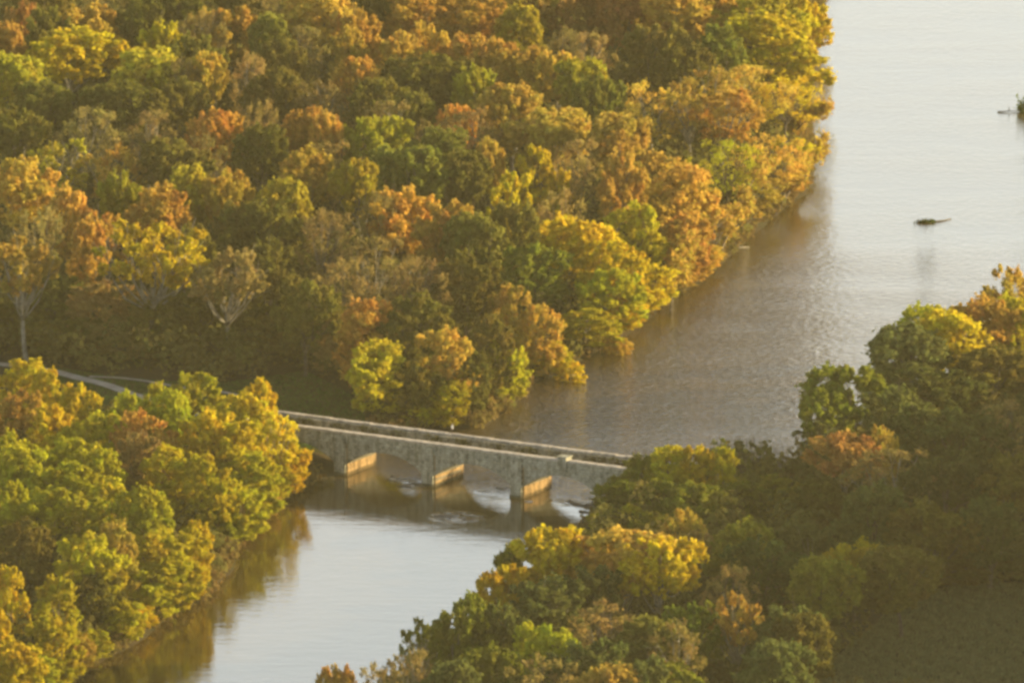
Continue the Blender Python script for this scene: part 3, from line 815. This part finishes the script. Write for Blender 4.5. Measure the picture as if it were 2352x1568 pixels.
k = inpoly(X, Y, MEADOW) & (sdist(X, Y) > 1) & offpath(X, Y); X, Y = X[k], Y[k]; n = len(X)
hh = rr.uniform(0.15, 0.4, n); a = rr.uniform(0, 3.14, n)
P = np.stack([X, Y, land_z(X, Y) + hh * 0.1], 1)
ok = np.ones(n, bool)
U = np.stack([np.cos(a), np.sin(a), 0 * a], 1) * 0.14; W_ = np.stack([rr.normal(0, 0.1, n), rr.normal(0, 0.1, n), hh * 0.35], 1)
mg = link("meadow_grass", quads_mesh("meadow_grass", P, U, W_, rr.uniform(0, 1, n), M_LEAF)); mg.color = (0.085, 0.15, 0.03, 1); prop(mg, kind='stuff')

# ---------------------------------------------------------------- rocks, snags
def rock_mesh(seed, m, sx, sy, sz):
    import bmesh
    rq = np.random.RandomState(seed)
    bm = bmesh.new(); bmesh.ops.create_icosphere(bm, subdivisions=3, radius=1)
    ph = rq.uniform(0, 6, 6)
    for v in bm.verts:
        c = v.co
        f = 1 + 0.22 * math.sin(c.x * 3 + ph[0]) * math.sin(c.y * 3.5 + ph[1]) + 0.15 * math.sin(c.z * 5 + ph[2] + c.x * 4) + 0.08 * math.sin(c.y * 9 + ph[3])
        v.co = Vector((c.x * f * sx, c.y * f * sy, c.z * f * sz))
    me = bpy.data.meshes.new("rock"); bm.to_mesh(me); bm.free(); me.materials.append(m)
    return me
def rock(u, v, sx, sy, sz, m, label, seed, group=None, zoff=-0.25, rot=0):
    x, y, _ = at(u, v, 0)
    o = link("rock", rock_mesh(seed, m, sx, sy, sz)); o.location = (x, y, sz * zoff); o.rotation_euler = (0, 0, rot)
    prop(o, label, "rock", group); return o
rock(1873, 238, 1.1, 0.8, 0.5, M_ROCK, "small dark rock alone in pale water near upper left bank", 1)
# debris under the arches
RK = [(1330,1160,2.2,.8,.5),(1352,1163,1.6,.9,.7),(1372,1158,1.4,.8,.8),(1310,1152,1.2,.5,.3),(1345,1176,1.8,.7,.4),(1368,1178,1.5,.9,.5)]
LB_ = ["broad flat", "humped", "taller rounded", "small low", "flat front", "blunt front"]
for i, (u, v, a, b_, c) in enumerate(RK):
    rock(u, v, a, b_, c, M_ROCK, "%s dark rock in the pile at the rightmost arch foot" % LB_[i], 20 + i, "dark rocks at the foot of the right arch", rot=-0.5)
for i, (u, v, a, lb) in enumerate([(960,1113,2.2,"flat dark rock ledge left of the second pier foot"),(930,1117,1.5,"low dark rock left of the ledge by second pier"),
      (1020,1186,2.0,"half-sunk dark rock in riffle downstream of the middle arch"),(908,1094,1.0,"small rock in white riffle under left arch"),
      (740,1090,1.7,"flat grey rock on the bank under leftmost arch"),(1150,1122,1.2,"small sunlit rock under the middle arch")]):
    rock(u, v, a, a * 0.45, 0.28, M_ROCK, lb, 40 + i, "low rocks around the piers", rot=-0.5)
for i, (u, v, a, lb) in enumerate([(925,1104,1.3,"pale rock ledge in riffle under the left arch"),(902,1100,0.8,"small pale rock beside the ledge under left arch"),
      (1112,1128,1.3,"pale flat rock right of the second pier"),(1168,1118,0.9,"pale rock against third pier's left side"),(1048,1193,1.3,"pale flat rock in the lower riffle below middle arch"),(1215,1152,0.8,"pale rock right of the third pier foot")]):
    rock(u, v, a, a * 0.5, 0.24, M_PALEROCK, lb, 80 + i, "pale rocks in the shallows by the piers", rot=-0.4)
rock(1533, 691, 1.2, 0.7, 0.6, M_PALEROCK, "pale sunlit boulder at the water's edge below gold trees", 60)

def snag(name, u, v, label, pts, r, leaf, cat="driftwood"):
    x, y, _ = at(u, v, 0)
    o = empty(name, (x, y, 0)); prop(o, label, cat)
    mb = MB()
    for p_ in pts: mb.tube(p_, [r * (1 - 0.75 * i / (len(p_) - 1)) for i in range(len(p_))], 6)
    mb.build("trunk", M_ROCK, o, True)
    rq = np.random.RandomState(int(u))
    n = leaf[3]
    P = rq.normal(0, 1, (n, 3)) * leaf[1] + leaf[0]; P[:, 2] = np.abs(P[:, 2])
    c = link("foliage", quads_mesh("foliage", P, rq.normal(0, .16, (n, 3)), rq.normal(0, .16, (n, 3)), rq.uniform(0, 1, n), M_LEAF), o)
    c.color = (*leaf[2], 1); return o
snag("driftwood", 2130, 511, "dark driftwood clump with a long thin branch in the pale river",
     [[(-1.6, 0, 0.1), (0, 0, 0.25), (1.4, 0.3, 0.12), (3.4, 1.6, 0.1), (5.2, 3.6, 0.12)], [(-2.0, -0.2, 0.15), (-0.8, 0, 0.3), (0.6, 0, 0.3)]], 0.32,
     ((-0.3, 0, 0.1), (0.75, 0.5, 0.22), (0.05, 0.07, 0.015), 260))
snag("driftwood", 2345, 258, "fallen branch with green leaves at the right edge of river",
     [[(-5.2, -0.3, 0.12), (-3, 0, 0.25), (0, 0.2, 0.3), (3, 0.4, 0.3)], [(-2.6, 0, 0.2), (-2.7, 0.1, 1.3)]], 0.16,
     ((1.0, 0.3, 0.8), (1.0, 0.7, 1.3), (0.10, 0.15, 0.03), 500))
for u_, v_, lb_ in ((1690, 572, "bare fallen log lying in water under the leaning gold trees"), (1292, 866, "pale fallen log at the waterline below small yellow trees"),
                  (1420, 792, "fallen log at the waterline left of the pale boulder")):
    x, y, _ = at(u_, v_, 0); o = empty("driftwood", (x, y, 0)); o.rotation_euler = (0, 0, 0.5); prop(o, lb_, "driftwood")
    mb = MB(); mb.tube([(-3.2, 0, 0.5), (-0.8, 0.1, 0.3), (1.5, 0, 0.2), (3.4, 0.3, 0.05)], [0.26, 0.22, 0.16, 0.08], 7)
    mb.tube([(0.4, 0, 0.25), (1.2, 0.7, 0.7), (1.6, 1.1, 1.1)], [0.09, 0.06, 0.03], 5); mb.build("trunk", M_PALE, o, True)
# leaning trunks that overhang the water on the left bank
def leaning(u0, v0, u1, v1, z1, label, r=0.28):
    a = Vector(at(u0, v0, 1.5)); b_ = Vector(at(u1, v1, z1))
    o = empty("leaning_tree", a); prop(o, label, "tree", "leaning trees over the water")
    mb = MB(); d = b_ - a
    pts = [Vector((0, 0, -1.5)), d * 0.3 + Vector((0, 0, -0.4)), d * 0.65 + Vector((0, 0, 0.3)), d]
    mb.tube(pts, [r, r * 0.85, r * 0.6, r * 0.2], 6)
    rq = np.random.RandomState(int(u0)); Ps = []
    for q in range(16):
        s_ = d * rq.uniform(0.25, 1); e = s_ + Vector((rq.normal(0.8, 1), rq.normal(0, 1), rq.uniform(0.8, 3)))
        mb.tube([s_, (s_ + e) / 2, e], [0.1, 0.07, 0.03], 4); Ps.append(e)
    mb.build("trunk", M_BARK, o, True)
    P = np.concatenate([np.array(e) + rq.normal(0, 0.75, (130, 3)) for e in Ps]); n = len(P)
    c = link("crown", quads_mesh("crown", P, rq.normal(0, .2, (n, 3)), rq.normal(0, .2, (n, 3)), rq.uniform(0, 1, n), M_LEAF), o)
    c.color = (0.42, 0.28, 0.05, 1)
leaning(1640, 600, 1745, 385, 13, "long curved gold tree leaning from the bank toward the river bend")
leaning(1780, 480, 1890, 335, 9, "orange-leaved tree reaching farthest out over the pale water")
leaning(1790, 330, 1875, 262, 9, "thin-leaved tree leaning out above the small dark rock")
leaning(1540, 700, 1560, 560, 10, "leaning gold tree beside the pale boulder on the bank", 0.22)

# ---------------------------------------------------------------- person on the towpath side
def person():
    pw = AQ @ Vector((0, 0, 0))
    x, y, z = at(1039, 993.5, ZT + 0.28)
    o = empty("person", (x, y, ZT + 0.27)); prop(o, "person in a white top standing on the aqueduct's far parapet", "person")
    sk = [((0, 0, .95), .15), ((0, 0, 1.15), .14), ((0, 0, 1.4), .17), ((0, 0, 1.52), .065), ((0, 0, 1.60), .09), ((0, -.01, 1.68), .10), ((0, 0, 1.74), .07)]
    Vv = [s_[0] for s_ in sk]; rr_ = [s_[1] for s_ in sk]; E = [(i, i + 1) for i in range(6)]
    def chain(st, pts):
        prev = st
        for p_, r_ in pts:
            Vv.append(p_); rr_.append(r_); E.append((prev, len(Vv) - 1)); prev = len(Vv) - 1
        return prev
    for s_ in (-1, 1):
        chain(0, [((.09 * s_, 0, .86), .10), ((.10 * s_, -.07 * s_, .48), .065), ((.11 * s_, .10 * s_, .08), .045), ((.11 * s_, .10 * s_ - .12, .04), .04)])
        h_ = chain(2, [((.20 * s_, 0, 1.38), .065), ((.25 * s_, .04 * s_, 1.12), .048), ((.24 * s_, -.12, .90), .036), ((.24 * s_, -.15, .84), .035)])
        for f_ in range(4):
            chain(h_, [((.24 * s_ + (f_ - 1.5) * .016, -.175, .80 - .01 * (f_ % 2)), .009), ((.24 * s_ + (f_ - 1.5) * .017, -.17, .76 + .008 * f_), .008)])
        chain(h_, [((.21 * s_, -.17, .82), .010), ((.205 * s_, -.185, .79), .009)])
    chain(5, [((0, -.10, 1.665), .02)])
    me = bpy.data.meshes.new("body"); me.from_pydata(Vv, E, []); 
    skin = simple("skin", (0.5, 0.32, 0.24), (0.6, 0.4, 0.3), 5, 0.6)
    me.materials.append(skin)
    b_ = link("body", me, o)
    md = b_.modifiers.new("Skin", 'SKIN'); md.use_smooth_shade = True
    for i, v in enumerate(me.skin_vertices[0].data): v.radius = (rr_[i], rr_[i]); v.use_root = (i == 0)
    sb = b_.modifiers.new("Sub", 'SUBSURF'); sb.levels = 1; sb.render_levels = 1
    shirt = simple("white_cloth", (0.75, 0.72, 0.70), (0.85, 0.82, 0.8), 4, 0.9)
    jeans = simple("dark_cloth", (0.03, 0.03, 0.035), (0.06, 0.055, 0.05), 4, 0.9)
    hair = simple("hair", (0.25, 0.2, 0.15), (0.4, 0.33, 0.25), 9, 0.8)
    def lathe(rows, m, name, n=14):
        V_, F_ = [], []
        for (z_, a_, c_, ox, oy) in rows:
            V_ += [(ox + a_ * math.cos(t * 2 * math.pi / n), oy + c_ * math.sin(t * 2 * math.pi / n), z_) for t in range(n)]
        for i in range(len(rows) - 1):
            F_ += [(i * n + t, i * n + (t + 1) % n, (i + 1) * n + (t + 1) % n, (i + 1) * n + t) for t in range(n)]
        return V_, F_
    mb = MB()
    mb.add(*lathe([(.80, .21, .16, 0, 0), (1.0, .20, .155, 0, 0), (1.2, .20, .155, 0, 0), (1.38, .23, .15, 0, 0), (1.47, .15, .11, 0, 0), (1.51, .085, .085, 0, 0)], None, ''))
    for s_ in (-1, 1):
        mb.tube([(.19 * s_, 0, 1.42), (.265 * s_, .03 * s_, 1.16), (.25 * s_, -.08, .98)], [.085, .07, .06], 10)
    mb.build("shirt", shirt, o, True)
    mb = MB(); mb.add(*lathe([(.95, .19, .15, 0, 0), (.80, .19, .145, 0, 0)], None, ''))
    for s_ in (-1, 1):
        mb.tube([(.09 * s_, 0, .86), (.10 * s_, -.06 * s_, .48), (.11 * s_, .09 * s_, .10)], [.115, .085, .07], 10)
    mb.build("trousers", jeans, o, True)
    mb = MB(); mb.add(*lathe([(1.62, .115, .115, 0, .03), (1.72, .118, .12, 0, .015), (1.80, .085, .09, 0, .01), (1.83, .02, .02, 0, .01)], None, '')); mb.build("hair", hair, o, True)
    o.rotation_euler = (0, 0, R(-60))
person()

# ---------------------------------------------------------------- air
hz = MB(); hz.box(-1200, 1500, CAM_Y - 60, 1400, -6, CAM_H + 8)
m = bpy.data.materials.new("haze_air"); m.use_nodes = True; nt = m.node_tree; nt.nodes.clear()
out = nt.nodes.new("ShaderNodeOutputMaterial"); pv = nt.nodes.new("ShaderNodeVolumePrincipled")
pv.inputs["Color"].default_value = (0.96, 0.86, 0.52, 1); pv.inputs["Density"].default_value = 0.000022; pv.inputs["Anisotropy"].default_value = 0.3
nt.links.new(pv.outputs[0], out.inputs["Volume"])
hzo = hz.build("haze", m); prop(hzo, kind='stuff')
